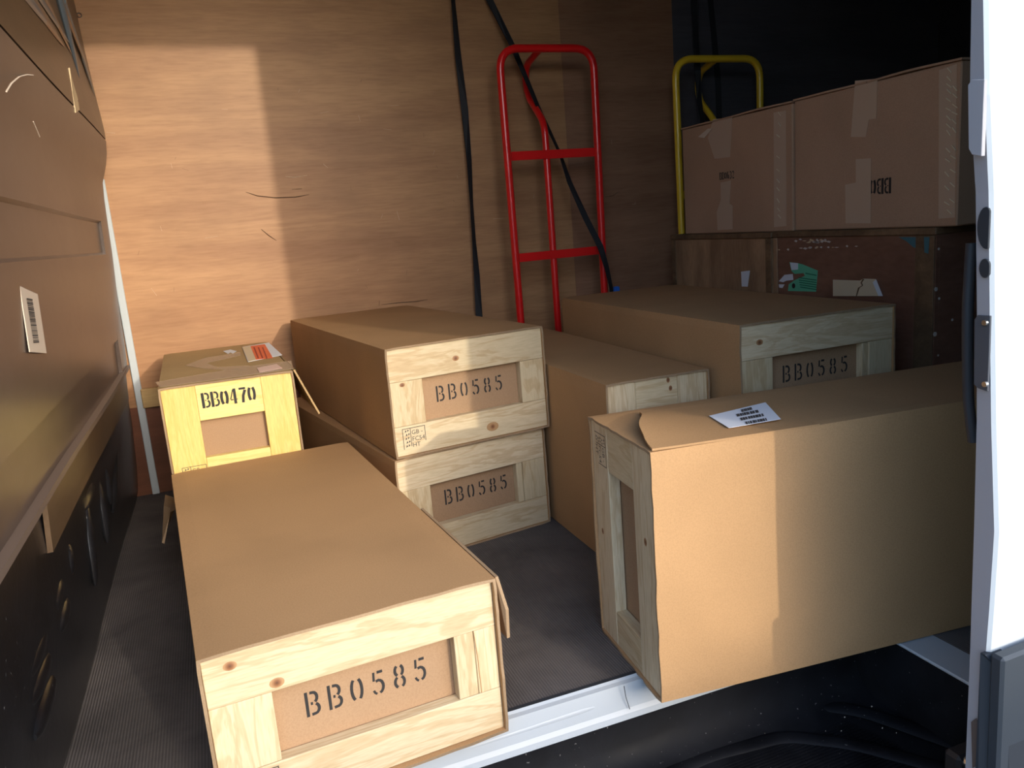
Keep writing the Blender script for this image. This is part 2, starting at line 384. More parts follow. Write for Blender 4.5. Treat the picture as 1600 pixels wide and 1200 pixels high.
# screws and scrapes of the bulkhead
def ring(px, py):
    c = at(px, py, 1, W); n = 14
    MB().tube([c + Vector((math.cos(2 * math.pi * k / n) * 0.006, -0.002, math.sin(2 * math.pi * k / n) * 0.006)) for k in range(n)], 0.0016, 6, closed=True).build('washer', STEEL, wb, smooth=True)
ring(124, 24)
def scrape(pts, w, mat, name='scratch'):
    P = [at(x, y, 1, W) + Vector((0, -0.0008, 0)) for x, y in pts]; P = rounded(P, 0.004, 3) if len(P) > 2 else P
    MB().tube(P, w, 5, taper=[0.4] + [1] * (len(P) - 2) + [0.4]).build(name, mat, wb)
SCR = new_mat('scratch_dark', (0.12, 0.06, 0.03), 0.7); SCL = new_mat('scratch_light', (0.62, 0.45, 0.30), 0.7)
for pts in ([(384, 300), (402, 306), (430, 309), (462, 308), (483, 304)], [(408, 358), (420, 368), (432, 376)], [(596, 476), (622, 473), (650, 471), (668, 468)], [(945, 308), (957, 306), (966, 300)], [(593, 470), (592, 478)], [(456, 296), (472, 295)]):
    scrape(pts, 0.0016, SCR)
for pts in ([(446, 276), (460, 277), (480, 274)], [(320, 372), (340, 369)], [(166, 207), (180, 208)], [(505, 256), (512, 262)], [(770, 342), (786, 341)], [(560, 180), (563, 190)], [(236, 450), (245, 462)], [(620, 330), (624, 344)]):
    scrape(pts, 0.0012, SCL)

for k in range(46):
    px = random.uniform(200, 1030); py = random.uniform(80, 470)
    if random.random() < 0.45: scrape([(px, py), (px + random.uniform(4, 16), py + random.uniform(-3, 3))], 0.0008, random.choice((SCR, SCL)))
    else: scrape([(px, py), (px + random.uniform(-3, 3), py + random.uniform(2, 9))], 0.0008, random.choice((SCR, SCL)))
# ---- left lining
wlf = tag(boxo('wall_left', DARK, None, -0.42, -0.37, 0.55, W + 0.02, -0.05, 2.0), kind='structure')
prof = [(1.96, -0.30), (1.75, -0.262), (1.532, -0.25), (1.427, -0.246), (1.338, -0.241), (1.25, -0.236), (1.20, -0.2325), (1.164, -0.231), (1.142, -0.2315)]
prof2 = [(1.1365, -0.2315), (1.099, -0.236), (1.07, -0.243), (1.043, -0.252), (1.015, -0.262), (0.96, -0.266), (0.896, -0.268)]
def sheet(name, mat, prof, y0, y1, thick=0.012, parent=None, ny=14, wob=0.0015):
    mb = MB(); n = len(prof)
    ys = [y0 + (y1 - y0) * k / ny for k in range(ny + 1)]
    vs = []
    for y in ys:
        for z, x in prof: vs.append((x + wob * math.sin(y * 5 + z * 7), y, z))
        for z, x in prof: vs.append((x - thick, y, z))
    fs = []
    for i in range(ny):
        a = i * 2 * n; b = a + 2 * n
        for j in range(n - 1):
            fs.append((a + j, b + j, b + j + 1, a + j + 1)); fs.append((a + n + j, a + n + j + 1, b + n + j + 1, b + n + j))
        fs.append((a, a + n, b + n, b)); fs.append((a + n - 1, b + n - 1, b + 2 * n - 1, a + 2 * n - 1))
    for a in (0, ny * 2 * n):
        for j in range(n - 1): fs.append((a + j, a + j + 1, a + n + j + 1, a + n + j))
    return mb.add(vs, fs).build(name, mat, parent, smooth=True)
YE = 2.775
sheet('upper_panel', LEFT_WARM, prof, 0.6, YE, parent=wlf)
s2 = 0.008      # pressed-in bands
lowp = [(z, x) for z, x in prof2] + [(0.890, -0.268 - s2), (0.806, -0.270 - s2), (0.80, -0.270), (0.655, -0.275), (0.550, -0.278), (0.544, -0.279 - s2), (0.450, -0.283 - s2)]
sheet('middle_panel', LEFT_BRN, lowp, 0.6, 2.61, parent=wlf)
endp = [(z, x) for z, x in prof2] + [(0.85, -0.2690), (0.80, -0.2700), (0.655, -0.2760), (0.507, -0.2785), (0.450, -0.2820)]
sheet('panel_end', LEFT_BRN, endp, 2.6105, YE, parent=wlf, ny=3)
sheet('panel_lip', new_mat('lip_wood', (0.17, 0.12, 0.09), 0.45), [(0.4495, -0.276), (0.436, -0.278)], 0.6, YE, 0.03, wlf)
sheet('patch_board', LEFT_WARM, [(0.4355, -0.284), (0.350, -0.290)], 1.36, 2.72, 0.008, wlf)
sheet('kick_panel', KICKL, [(0.4355, -0.295), (0.26, -0.302), (0.12, -0.313), (0.03, -0.324), (0.0, -0.332)], 0.6, 2.80, 0.01, wlf, ny=24, wob=0.003)
rid = [((220, 510), (200, 592)), ((246, 588), (222, 668)), ((155, 712), (104, 838)), ((172, 800), (120, 930)), ((190, 890), (140, 1050)),
       ((372, 150), (398, 320)), ((430, 20), (424, 200)), ((322, 240), (352, 470)), ((390, 90), (410, 190)), ((250, 375), (262, 460)), ((340, 150), (318, 215))]
for a, b in rid:
    A = at(a[0] * 0.4167, 700 + a[1] * 0.4167, 0, -0.306); B = at(b[0] * 0.4167, 700 + b[1] * 0.4167, 0, -0.306)
    k = [A.lerp(B, t) for t in (-0.2, -0.05, 0.3, 0.7, 1.05, 1.2)]
    MB().tube(k, 0.017, 10, flat=(1, 0, 0), fk=0.6, taper=[0.3, 0.75, 1, 1, 0.75, 0.3]).build('pressed_rib', KICKL, wlf, smooth=True)
# glossy steel ribs high up where the lining meets the roof pillar
for a_, b_, mt, r in (((78, -60), (124, 122), METB, 0.026), ((100, 0), (148, 150), METB, 0.013), ((88, -20), (130, 92), METT, 0.012), ((20, -45), (100, 72), METT, 0.016),
                      ((0, -60), (92, 58), METB, 0.014), ((38, -40), (108, 66), METB, 0.010), ((48, -50), (112, 84), METT, 0.012)):
    A_ = at(*a_, 0, -0.239); B_ = at(*b_, 0, -0.2345)
    MB().tube([A_.lerp(B_, t) for t in (0, 0.3, 0.55, 0.8, 0.92, 1)], r, 10, flat=(1, 0, 0), taper=[1, 1, 0.9, 0.6, 0.35, 0.1]).build('steel_rib', mt, wlf, smooth=True)
# torn splinter and barcode label
def on_left(pts, X, name, mat, t=0.0015, parent=wlf):
    return MB().prism([at(x, y, 0, X) for x, y in pts], (-t, 0, 0)).build(name, mat, parent)
on_left([(109, 106), (114, 128), (122, 155), (124, 172), (119, 176), (114, 150)], -0.2305, 'splinter', SPLIT, 0.003)
bl = plabel(on_left([(30, 440), (57, 447), (73, 552), (47, 550)], -0.2715, 'barcode_label', PAPERW), 'faded paper label with a barcode')
mb = MB(); O = at(30, 440, 0, -0.2705); U = at(57, 447, 0, -0.2705) - O; V = at(47, 550, 0, -0.2705) - O
t = 0.22
while t < 0.86:
    d = random.choice((0.006, 0.012, 0.02)); mb.add([O + U * 0.28 + V * t, O + U * 0.62 + V * t, O + U * 0.62 + V * (t + d), O + U * 0.28 + V * (t + d)], [(0, 1, 2, 3)]); t += d + random.choice((0.008, 0.014))
mb.build('barcode', INKF, bl)
MB().tube(rounded([at(x, y, 0, -0.2335) for x, y in ((10, 143), (18, 130), (30, 120), (42, 117), (52, 118))], 0.006, 3), 0.0013, 5).build('scratch', PAPERW, wlf)
MB().tube([at(x, y, 0, -0.246) for x, y in ((52, 190), (62, 214))], 0.001, 5).build('scratch', PAPERW, wlf)

# ---- sill and step well
si = MB()
pr = [(1.1395, 0.0), (1.130, 0.0015), (1.126, -0.002), (1.118, -0.004), (1.1085, -0.045), (1.104, -0.052), (1.101, -0.064), (1.120, -0.064), (1.1395, -0.02)]
sill = si.prism([(-0.5, y, z) for y, z in pr], (1.5655, 0, 0)).build('trim_2', WHITE3); tag(sill, kind='structure')
MB().prism([(1.0655, 0.715, 0.0), (1.0655, 1.139, 0.0), (1.0655, 1.139, -0.006), (1.0655, 0.715, -0.006)], (0.075, 0, 0)).build('side_sill', WHITE3, sill, 0.002)
def bead(a, b):
    A = at(*a, 1, 1.1135); B = at(*b, 1, 1.1135); MB().tube([A.lerp(B, t) for t in (0, 0.04, 0.12, 0.5, 0.88, 0.96, 1)], 0.0055, 10, flat=(0, 1, 0), taper=[0.2, .7, 1, 1, 1, .7, .2]).build('pressed_bead', WHITE3, sill, smooth=True)
bead((712, 1178), (935, 1104))
stp = MB().prism([(-0.5, y, z) for y, z in [(1.112, -0.060), (1.100, -0.062), (1.094, -0.10), (1.078, -0.128), (1.050, -0.142), (1.0, -0.147), (0.78, -0.147), (0.745, -0.142), (0.725, -0.125), (0.69, -0.125), (0.69, -0.20), (1.112, -0.20)]], (1.58, 0, 0)).build('step', KICK, None, smooth=True); tag(stp, kind='structure')
boxo('step_side', KICK, stp, 1.068, 1.085, 0.70, 1.11, -0.20, -0.0065, 0.002)
rb_ = MB()
for k in range(36): rb_.box(0.30 , 1.0 - 0.002 * abs(k - 18), 0.80 + k * 0.0068, 0.8035 + k * 0.0068, -0.150, -0.1445)
tag(rb_.build('tread_ribs', KICK, stp), kind='stuff')
def smould(px, z, r):
    MB().tube(rounded([at(x, y, 2, z) for x, y in px], 0.03, 4), r, 10, flat=(0, 0, 1)).build('raised_moulding', KICK, stp, smooth=True)
smould([(980, 1235), (1110, 1180), (1225, 1150), (1330, 1162), (1490, 1205)], -0.144, 0.016)
smould([(930, 1180), (1130, 1112), (1240, 1095), (1350, 1112), (1500, 1165)], -0.141, 0.018)
MB().tube([at(x, y, 2, -0.128) for x, y in ((925, 1182), (1000, 1158), (1060, 1136))], 0.002, 5).build('red_scrape', new_mat('red_scrape', (0.16, 0.03, 0.02), 0.6), stp)
for k in range(46):
    px, py = (random.gauss(1230, 100), random.gauss(1120, 26))
    if py > 1195 or px < 950 or px > 1480 or (py < 1075 and px < 1250): continue
    c = at(px, py, 2, -0.1455); r = random.uniform(0.0006, 0.0018)
    MB().tube([c, c + Vector((r * 2, r, r))], r, 5).build('grit', PAPERW, stp)
MB().tube(rounded([at(x, y, 1, 1.104) for x, y in ((975, 1072), (978, 1090), (984, 1108))], 0.004, 3), 0.0007, 5).build('hair_crack', RUB, sill)
gb = tag(bpy.data.objects.new('floor_bracket', None), 'small rusty metal bracket at the foot of the white pillar beside the black step', 'bracket'); COL.objects.link(gb)
c = at(1502, 1172, 1, 0.80)
MB().box(c.x - 0.022, c.x + 0.04, 0.785, 0.815, c.z - 0.05, c.z + 0.002).build('bracket_body', new_mat('rusty_steel', (0.035, 0.028, 0.026), 0.6, 0.3), gb, 0.006)
MB().tube([(c.x - 0.006, 0.772, c.z - 0.010), (c.x - 0.006, 0.790, c.z - 0.010)], 0.009, 12).build('bolt', STEEL, gb, smooth=True)

# ---- outer wall to the right of the opening
wf = MB()
rows = [(2.0, .860, .726, .859, .705), (1.2, .866, .726, .865, .7075), (1.006, .869, .725, .868, .709), (.90, .872, .725, .871, .705), (.79, .886, .724, .885, .706), (.64, .896, .724, .895, .7055), (.50, .903, .724, .902, .7027), (.355, .906, .724, .905, .694), (.24, .907, .724, .906, .697), (.17, .908, .724, .907, .700), (-.05, .908, .724, .907, .700), (-.4, .908, .724, .907, .700)]
vs = []
for z, xi, yi, xo, yo in rows: vs += [(xi, yi, z), (xo, yo, z), (xo + 0.004, yo - 0.004, z), (3.2, yo - 0.004, z), (3.2, yi, z)]
fs = []
for i in range(len(rows) - 1):
    a = i * 5; b = a + 5
    for j in range(5): fs.append((a + j, a + (j + 1) % 5, b + (j + 1) % 5, b + j))
fs += [(0, 1, 2, 3, 4), tuple(range(5 * (len(rows) - 1), 5 * len(rows)))]
wfo = wf.add(vs, fs).build('wall_front', WHITE, smooth=False); tag(wfo, kind='structure')
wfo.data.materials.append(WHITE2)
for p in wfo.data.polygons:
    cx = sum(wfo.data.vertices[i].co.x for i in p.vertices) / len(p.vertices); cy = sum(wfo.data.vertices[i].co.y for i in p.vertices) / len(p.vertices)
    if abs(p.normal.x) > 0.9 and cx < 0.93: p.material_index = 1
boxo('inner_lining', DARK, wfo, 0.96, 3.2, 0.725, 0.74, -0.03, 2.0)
def on_edge(pts, name, mat, thick, X=0.884, inset=0.0):
    """a pad on the narrow edge of the pillar; pts are measured pixels"""
    P = []
    for x, y in pts:
        q = at(x, y, 0, X); q.y = max(q.y, 0.7035); P.append(q)
    return MB().prism(P, (-thick, 0, 0)).build(name, mat, wfo, 0.0005)
def ell(cx, cy, rx, ry, n=20): return [(cx + rx * math.cos(2 * math.pi * k / n), cy + ry * math.sin(2 * math.pi * k / n)) for k in range(n)]
on_edge(ell(1543, 356, 14, 33), 'bump_stop', RUB, 0.003, 0.8880)
on_edge(ell(1541, 419, 9, 15), 'bump_stop', RUB, 0.003, 0.8915)
sp = on_edge([(1530, 492), (1550, 493), (1551, 552), (1549, 612), (1530, 606), (1524, 600), (1525, 499)], 'latch_plate', new_mat('latch_slate', (0.06, 0.065, 0.075), 0.5), 0.003, 0.897)
for py in (504, 600):
    q = at(1541, py, 0, 0.8935); MB().tube([q, q + Vector((-0.004, 0, 0))], 0.0035, 10).build('latch_screw', STEEL, sp)
on_edge([(1524, 124), (1545, 124), (1546, 243), (1524, 241), (1519, 232), (1518, 133)], 'raised_pad', WHITE2, 0.006, 0.874)
# rubber door seal hanging behind the edge
P = rounded([at(1518, 380, 1, 0.76), at(1512, 480, 1, 0.76), at(1512, 560, 1, 0.76), at(1513, 630, 1, 0.76), at(1521, 690, 1, 0.755)], 0.02, 4)
MB().tube(P, 0.007, 10).build('rubber_seal', RUB, wfo, smooth=True)
MB().prism([(0.901, 0.690, 0.185), (3.1, 0.690, 0.245), (3.1, 0.690, -0.35), (0.905, 0.690, -0.35)], (0, -0.02, 0)).build('lower_moulding', SLATE, wfo, 0.004)
MB().prism([(0.8985, 0.701, 0.180), (0.8985, 0.694, 0.180), (0.916, 0.672, 0.15), (0.924, 0.668, -0.05), (0.9, 0.69, -0.3), (0.8985, 0.701, -0.3)], (0.03, 0, 0)).build('moulding_end', RUB, wfo)
on_edge([(1518, 1128), (1526, 1122), (1531, 1130), (1532, 1200), (1520, 1200)], 'rust_patch', new_mat('rust', (0.10, 0.07, 0.055), 0.8), 0.0015, 0.905)

# ================================================================ CRATES
BW, BH, BL = 0.4346, 0.2668, 0.9616
T = 0.0045
def sleeve_mesh(w, h, l, t, over=0.004, rag=0.0015, n_side=14):
    """corrugated wrap: a square tube open at both ends, its near edge a little ragged"""
    r = 0.004
    def loop(o, y, rg):
        pts = []
        c = [(o, o), (w - o, o), (w - o, h - o), (o, h - o)]
        for k in range(4):
            a = c[k]; b = c[(k + 1) % 4]
            for i in range(n_side):
                s = i / n_side
                x = a[0] + (b[0] - a[0]) * s; z = a[1] + (b[1] - a[1]) * s
                if i == 0:
                    cx = w / 2; cz = h / 2
                    x += (r * 0.35) * (1 if x < cx else -1); z += (r * 0.35) * (1 if z < cz else -1)
                pts.append((x, y + (random.uniform(-rg, rg) if rg else 0), z))
        return pts
    A = loop(0, -over, rag); B = loop(0, 0.03, 0); C = loop(0, l, 0); D = loop(t, l, 0); E_ = loop(t, -over, rag)
    for i in range(len(A)): E_[i] = (E_[i][0], A[i][1], E_[i][2])
    n = len(A); mb = MB(); mb.add(A + B + C + D + E_, [])
    seq = [0, 1, 2, 3, 4]
    for k in range(5):
        a = seq[k] * n; b = seq[(k + 1) % 5] * n
        for i in range(n): mb.f.append((a + i, a + (i + 1) % n, b + (i + 1) % n, b + i))
    return mb
def sleeve(w, h, l, parent, mat=None, over=0.004):
    o = sleeve_mesh(w, h, l, T, over).build('cardboard_sleeve', mat or CB, parent, smooth=False)
    o.data.materials.append(CB_EDGE)
    for p in o.data.polygons:
        if abs(p.normal.y) > 0.7: p.material_index = 1
    return o
def crate(label, mat4, stamp=True, knots=(), text=True, strip_right=False, split=False, over=0.004, w=BW, group=None, toff=0.0, name='crate'):
    t = thing(name, label, 'crate', mat4, group)
    h, l = BH, BL
    sleeve(w, h, l, t, over=over)
    a, b = T + 0.0005, T + 0.0005
    tr = boxo('top_rail', PX, t, a, w - a, 0, 0.022, h * 0.69, h - b, 0.001)
    br = boxo('bottom_rail', PX, t, a, w - a, 0, 0.022, b, h * 0.285, 0.001)
    ls = boxo('stile', PZ, t, a, w * 0.205, 0.0006, 0.0225, h * 0.287, h * 0.688, 0.001)
    x0 = w * 0.83
    rs = boxo('stile', PZ, t, w * 0.905 if split else x0, w - a, 0.0004, 0.0225, h * 0.287, h * 0.688, 0.001)
    if split: boxo('stile', PZ, t, x0, w * 0.9035, 0.0009, 0.0225, h * 0.287, h * 0.688, 0.001)
    if strip_right: boxo('inner_strip', PZ, t, x0 - 0.018, x0 - 0.0005, 0.003, 0.0225, h * 0.287, h * 0.688, 0.001)
    ep = boxo('end_panel', CB_IN, t, a, w - a, 0.0235, 0.028, b, h - b)
    boxo('back_panel', CB_IN, t, a, w - a, l - 0.02, l - 0.014, b, h - b)
    if text:
        s = place(stencil('BB0585', h * 0.148, w * 0.076), 'stencil_number', INK, ep, (w * (0.305 + toff), 0.0231, h * 0.43))
    if stamp: place(stamp_mesh(w * 0.137, h * 0.19), 'treatment_stamp', INKF, br, (w * 0.055, -0.0004, h * 0.075))
    for kx, kz, kr in knots:
        par = tr if kz > 0.69 else (br if kz < 0.285 else (ls if kx < 0.3 else rs))
        knot(par, kx * w, -0.0002 if par in (tr, br) else 0.0002, kz * h, kr)
    return t
def zrot(a): return Vector((math.cos(a), math.sin(a), 0)), Vector((-math.sin(a), math.cos(a), 0)), Vector((0, 0, 1))
def up(x, y, z, a): return frame(Vector((x, y, z)), *zrot(a))
def on_side(x, y, z, a):      # turned onto its side about its length
    ex, ey, ez = zrot(a)
    return frame(Vector((x, y, z + BW)), -ez, ey, ex)

A = crate('nearest pine-framed cardboard crate on the floor with a torn sleeve flap and cracked stile', up(-0.091, 1.060, 0.002, 0.0665), knots=((0.095, 0.90, 0.0075), (0.225, 0.735, 0.0085)), split=True, over=0.009)
MB().prism([(BW + 0.001, -0.004, BH - 0.002), (BW + 0.001, 0.36, BH - 0.002), (BW + 0.010, 0.30, BH - 0.10), (BW + 0.016, 0.006, BH - 0.115), (BW + 0.013, -0.006, BH - 0.06)], (0.005, 0, 0)).build('torn_flap', CB_EDGE, A)
sp = MB().tube([(BW * 0.905, 0.0004, BH * 0.69), (BW * 0.912, 0.0002, BH * 0.5), (BW * 0.914, 0.0004, BH * 0.29)], 0.0008, 5).build('crack', KNOT, A)
C = crate('numbered pine-framed crate on the floor directly underneath another one of its size', up(0.345, 1.802, 0.001, 0.165), stamp=False, strip_right=True, w=BW * 0.975, toff=0.005)
B = crate('sunlit numbered pine-framed crate stacked on top of another, with a dark knot above its number', up(0.3500, 1.798, 0.2695, 0.1224), w=BW * 0.975, knots=((0.42, 0.82, 0.0075), (0.085, 0.66, 0.0055)), toff=-0.005)
kn = knot(B, BW * 0.60, -0.0008, BH * 0.12, 0.013, 1.3, 0.9); kn.name = 'knot_swirl'
Dc = crate('pine-framed cardboard crate on its long side beside the double stack', on_side(0.772, 1.523, 0.001, -0.012), stamp=False, text=False, knots=((0.075, 0.62, 0.005),))
knot(Dc, BW * 0.03, 0.0003, BH * 0.60, 0.005)
E2 = crate('pine-framed crate on the floor beneath the raised crate at the wooden boxes', up(1.062, 1.44, 0.001, -0.0176), stamp=False, group=None)
E = crate('raised pine-framed crate before the old wooden boxes, grey knot on its top rail', up(1.055, 1.4268, 0.2695 + 0.006, -0.0176), stamp=False, knots=((0.125, 0.83, 0.0075),), strip_right=True)
gex, gey, gez = zrot(-0.0932)
gBL = Vector((0.5986, 1.0306, 0.001)) + gey * BH
G = crate('large pine-framed crate on its side overhanging the white sill, sticker on top', frame(gBL + gez * BW, -gez, gex, -gey), text=False, knots=((0.38, 0.84, 0.006), (0.50, 0.12, 0.005)))
# its loosened overlapping flap: a bent sheet lying over the upper face (local -x is up)
mb = MB(); n = 12; vs = []
for i in range(n + 1):
    s = i / n                                  # 0 far side .. 1 near side (local z)
    z = 0.045 + (BH - 0.0455) * s
    y_edge = 0.080 - 0.082 * min(1, s * 1.15) + 0.004 * math.sin(s * 9)
    for j in range(5):
        u = j / 4; y = y_edge + (0.30 - y_edge) * u ** 1.4
        lift = 0.0012 + 0.012 * math.sin(math.pi * min(1, s * 1.02)) ** 0.9 * (1 - u) ** 2
        vs.append((-lift + 0.004 * u, y, z))
fs = [(i * 5 + j, (i + 1) * 5 + j, (i + 1) * 5 + j + 1, i * 5 + j + 1) for i in range(n) for j in range(4)]
nv = len(vs); vs2 = vs + [(x - 0.0035, y, z) for x, y, z in vs]
fs2 = fs + [tuple(k + nv for k in f)[::-1] for f in fs]
rim = [i * 5 for i in range(n + 1)] + [n * 5 + j for j in range(1, 5)] + [i * 5 + 4 for i in range(n - 1, -1, -1)] + [3, 2, 1]
for i in range(len(rim)): a_, b_ = rim[i], rim[(i + 1) % len(rim)]; fs2.append((a_, b_, b_ + nv, a_ + nv))
MB().add(vs2, fs2).build('loose_flap', CB, G, smooth=True)
# sticker on its upper face
Gi = G.matrix_world.inverted()
def on_top(pts, z, off=0.0): return [Gi @ (at(x, y, 2, z) + Vector((0, 0, off))) for x, y in pts]
zt = 0.001 + BW
st = MB().prism(on_top([(1108, 650), (1196, 629), (1220, 655), (1139, 669)], zt + 0.006), (-0.0005, 0, 0)).build('paper_sticker', PAPER, G)
mb = MB()
for r_, (x0, y0, x1, y1) in enumerate(((1157, 642, 1174, 638), (1150, 649, 1186, 642), (1156, 655, 1192, 648), (1164, 661, 1197, 655))):
    k = 0.0
    while k < 0.95:
        d = random.choice((0.05, 0.09, 0.13)); k2 = min(1, k + d)
        q = [(x0 + (x1 - x0) * k, y0 + (y1 - y0) * k - 2.1), (x0 + (x1 - x0) * k2, y0 + (y1 - y0) * k2 - 2.1), (x0 + (x1 - x0) * k2 + 2, y0 + (y1 - y0) * k2 + 1.9), (x0 + (x1 - x0) * k + 2, y0 + (y1 - y0) * k + 1.9)]
        mb.add(on_top(q, zt + 0.0072), [(0, 1, 2, 3)]); k = k2 + random.choice((0.015, 0.035))
mb.build('sticker_print', INKF, st)

# ---- the yellowish crate at the far left, on a lower box
FW_, FH_, FL_ = 0.3192, 0.275, 0.6723
Fm = up(-0.1544, 2.056, 0.2, 0.0242)
Ft = thing('crate', 'yellow pine crate in the left corner with taped top and loose side flap', 'crate', Fm)
sl = sleeve(FW_, FH_, FL_, Ft, CB_YEL, 0.005)
a = T + 0.0005
boxo('stile', YZ, Ft, a, FW_ * 0.26, 0, 0.02, a, FH_ - a, 0.001)
rs = boxo('stile', YZ, Ft, FW_ * 0.745, FW_ - a, 0, 0.02, a, FH_ - a, 0.001)
tr_ = boxo('top_rail', YX, Ft, FW_ * 0.261, FW_ * 0.744, 0.0004, 0.02, FH_ * 0.655, FH_ - a, 0.001)
ls_ = boxo('bottom_rail', YX, Ft, FW_ * 0.261, FW_ * 0.744, 0.0004, 0.02, a, FH_ * 0.31, 0.001)
ep = boxo('end_panel', CB_IN, Ft, a, FW_ - a, 0.021, 0.026, a, FH_ - a)
boxo('back_panel', CB_IN, Ft, a, FW_ - a, FL_ - 0.02, FL_ - 0.014, a, FH_ - a)
place(stencil('BB0470', FH_ * 0.14, FW_ * 0.068, True, 0.82), 'stencil_number', INK, tr_, (FW_ * 0.295, 0.0, FH_ * 0.765))
place(stamp_mesh(FW_ * 0.18, FH_ * 0.17), 'treatment_stamp', INKF, Ft, (FW_ * 0.075, -0.0004, FH_ * 0.085))
knot(rs, FW_ * 0.90, -0.0002, FH_ * 0.14, 0.010)
MB().prism([(FW_ + 0.001, -0.003, FH_ - 0.001), (FW_ + 0.001, 0.50, FH_ - 0.001), (FW_ + 0.035, 0.48, FH_ - 0.11), (FW_ + 0.050, 0.0, FH_ - 0.125)], (0.004, 0, 0.002)).build('side_flap', CB_YEL, Ft)
Fi = Fm.inverted(); zF = 0.2 + FH_
def F_top(pts, name, mat, t=0.0006, z=0.0, par=Ft): return MB().prism([Fi @ at(x, y, 2, zF + z) for x, y in pts], (0, 0, t)).build(name, mat, par)
def cr4(*pts): return [(200 + x / 4, 480 + y / 4) for x, y in pts]
F_top(cr4((170, 470), (600, 395), (760, 370), (1020, 335), (1032, 385), (640, 440), (200, 500)), 'packing_tape', TAPE, z=0.0003)
F_top(cr4((355, 365), (480, 318), (600, 300), (700, 280), (706, 300), (600, 325), (490, 350), (560, 375), (760, 365), (740, 400), (480, 385)), 'packing_tape', TAPE, z=0.0005)
lb = F_top(cr4((712, 250), (880, 222), (965, 300), (750, 343)), 'paper_label', PAPER, z=0.0012)
F_top(cr4((765, 244), (855, 232), (905, 316), (800, 328)), 'printed_block', ORANGE, z=0.002, par=lb)
F_top(cr4((714, 251), (765, 244), (800, 330), (754, 341)), 'margin', CREAM, z=0.002, par=lb)
for x in (785, 812, 838):
    F_top(cr4((x, 252), (x + 7, 250), (x + 34, 318), (x + 26, 320)), 'print_bar', INKF if x == 999 else new_mat('dark_red', (0.35, 0.03, 0.02), 0.6), z=0.0028, par=lb)
F_top(cr4((805, 380), (930, 356), (965, 382), (822, 408)), 'pink_label', PINK, z=0.0015)
F_top(cr4((595, 275), (640, 266), (680, 275), (655, 290), (640, 283), (625, 292)), 'paper_scrap', PAPER, z=0.001)
# lower box that carries it
Lm = up(-0.160, 2.075, 0.0, 0.0242)
Lt = thing('carton', 'low brown carton underneath the yellow pine crate, its side flap hanging out', 'carton', Lm)
MB().box(0, 0.325, 0, 0.64, 0, 0.195).build('carton_body', CB_OLD, Lt, 0.003)
_a = at(263, 742, 1, 1.98); _b = at(267, 744, 1, 1.98); _a.z = _b.z = 0.192
q = [_a, _b, at(266, 800, 1, 1.92), at(257, 850, 1, 1.90), at(253, 848, 1, 1.90), at(256, 790, 1, 1.94)]
Li = Lm.inverted()
MB().prism([Li @ p for p in q], (0.001, 0.09, 0.0)).build('side_flap', CB_EDGE, Lt)

# ================================================================ OLD WOODEN BOXES AND CARTONS BESIDE THE WALL
KX = 1.659
def side_thing(name, label, cat): return thing(name, label, cat)
def on_k(pts, name, mat, parent, out=0.0, t=0.0008): return MB().prism([at(x, y, 0, KX - out) for x, y in pts], (-t, 0, 0)).build(name, mat, parent)
def cr3(*pts): return [(1030 + x * 0.33125, 330 + y * 0.33125) for x, y in pts]
def cr2(*pts): return [(1030 + x * 0.33125, 60 + y * 0.33125) for x, y in pts]
def old_box(label, y0, y1, zt, mat, front_w, near=True):
    t = thing('wooden_box', label, 'box')
    boxo('side_panel', mat, t, KX, KX + 0.012, y0, y1, 0.001, zt - 0.018)
    boxo('front_panel', CR_RED if near else mat, t, KX + 0.0125, KX + 0.62, y0, y0 + 0.012, 0.001, zt - 0.018)
    boxo('side_panel', mat, t, KX + 0.62, KX + 0.632, y0, y1, 0.001, zt - 0.018)
    boxo('back_panel', mat, t, KX + 0.0125, KX + 0.62, y1 - 0.012, y1, 0.001, zt - 0.018)
    boxo('lid', CR_BAT, t, KX - 0.006, KX + 0.64, y0 - 0.002, y1 + 0.002, zt - 0.0178, zt, 0.002)
    return t
J = old_box('small worn tan plywood box at the far end of the row, torn white paper strip', 2.062, 2.640, 0.703, CR_TAN, 0.02, False)
boxo('corner_batten', CR_BAT, J, KX - 0.004, KX - 0.0001, 2.615, 2.640, 0.001, 0.684, 0.001)
boxo('corner_batten', CR_BAT, J, KX - 0.004, KX - 0.0001, 2.064, 2.092, 0.001, 0.684, 0.001)
on_k(cr3((387, 285), (428, 280), (418, 356), (390, 355)), 'paper_strip', PAPER, J, 0.001)
Kb = old_box('large dark red plywood box with a green label beneath the larger carton', 1.457, 2.055, 0.705, CR_RED, 0.02)
boxo('corner_batten', CR_BAT, Kb, KX - 0.005, KX - 0.0001, 1.459, 1.515, 0.001, 0.686, 0.001)
boxo('corner_batten', CR_TAN, Kb, KX - 0.004, KX - 0.0001, 2.036, 2.054, 0.001, 0.686, 0.001)
gl = on_k(cr3((615, 240), (655, 245), (680, 252), (748, 280), (740, 380), (608, 376), (612, 345), (640, 325), (688, 305), (682, 292), (640, 296), (625, 282)), 'green_label', GREEN, Kb, 0.0004)
for i in range(6):
    on_k(cr3((655 + i * 2, 300 + i * 11), (742, 312 + i * 11), (742, 317 + i * 11), (655 + i * 2, 305 + i * 11)) if i else cr3((690, 290), (742, 300), (742, 305), (690, 295)), 'label_line', GREEN_TX, gl, 0.0014, 0.0002)
on_k([(x, y) for x, y in ell(*cr3((634, 352))[0], 2.6, 4)], 'label_mark', INK, gl, 0.0014, 0.0002)
on_k(cr3((618, 242), (655, 245), (655, 275), (625, 278)), 'torn_backing', PAPER, Kb, 0.0016)
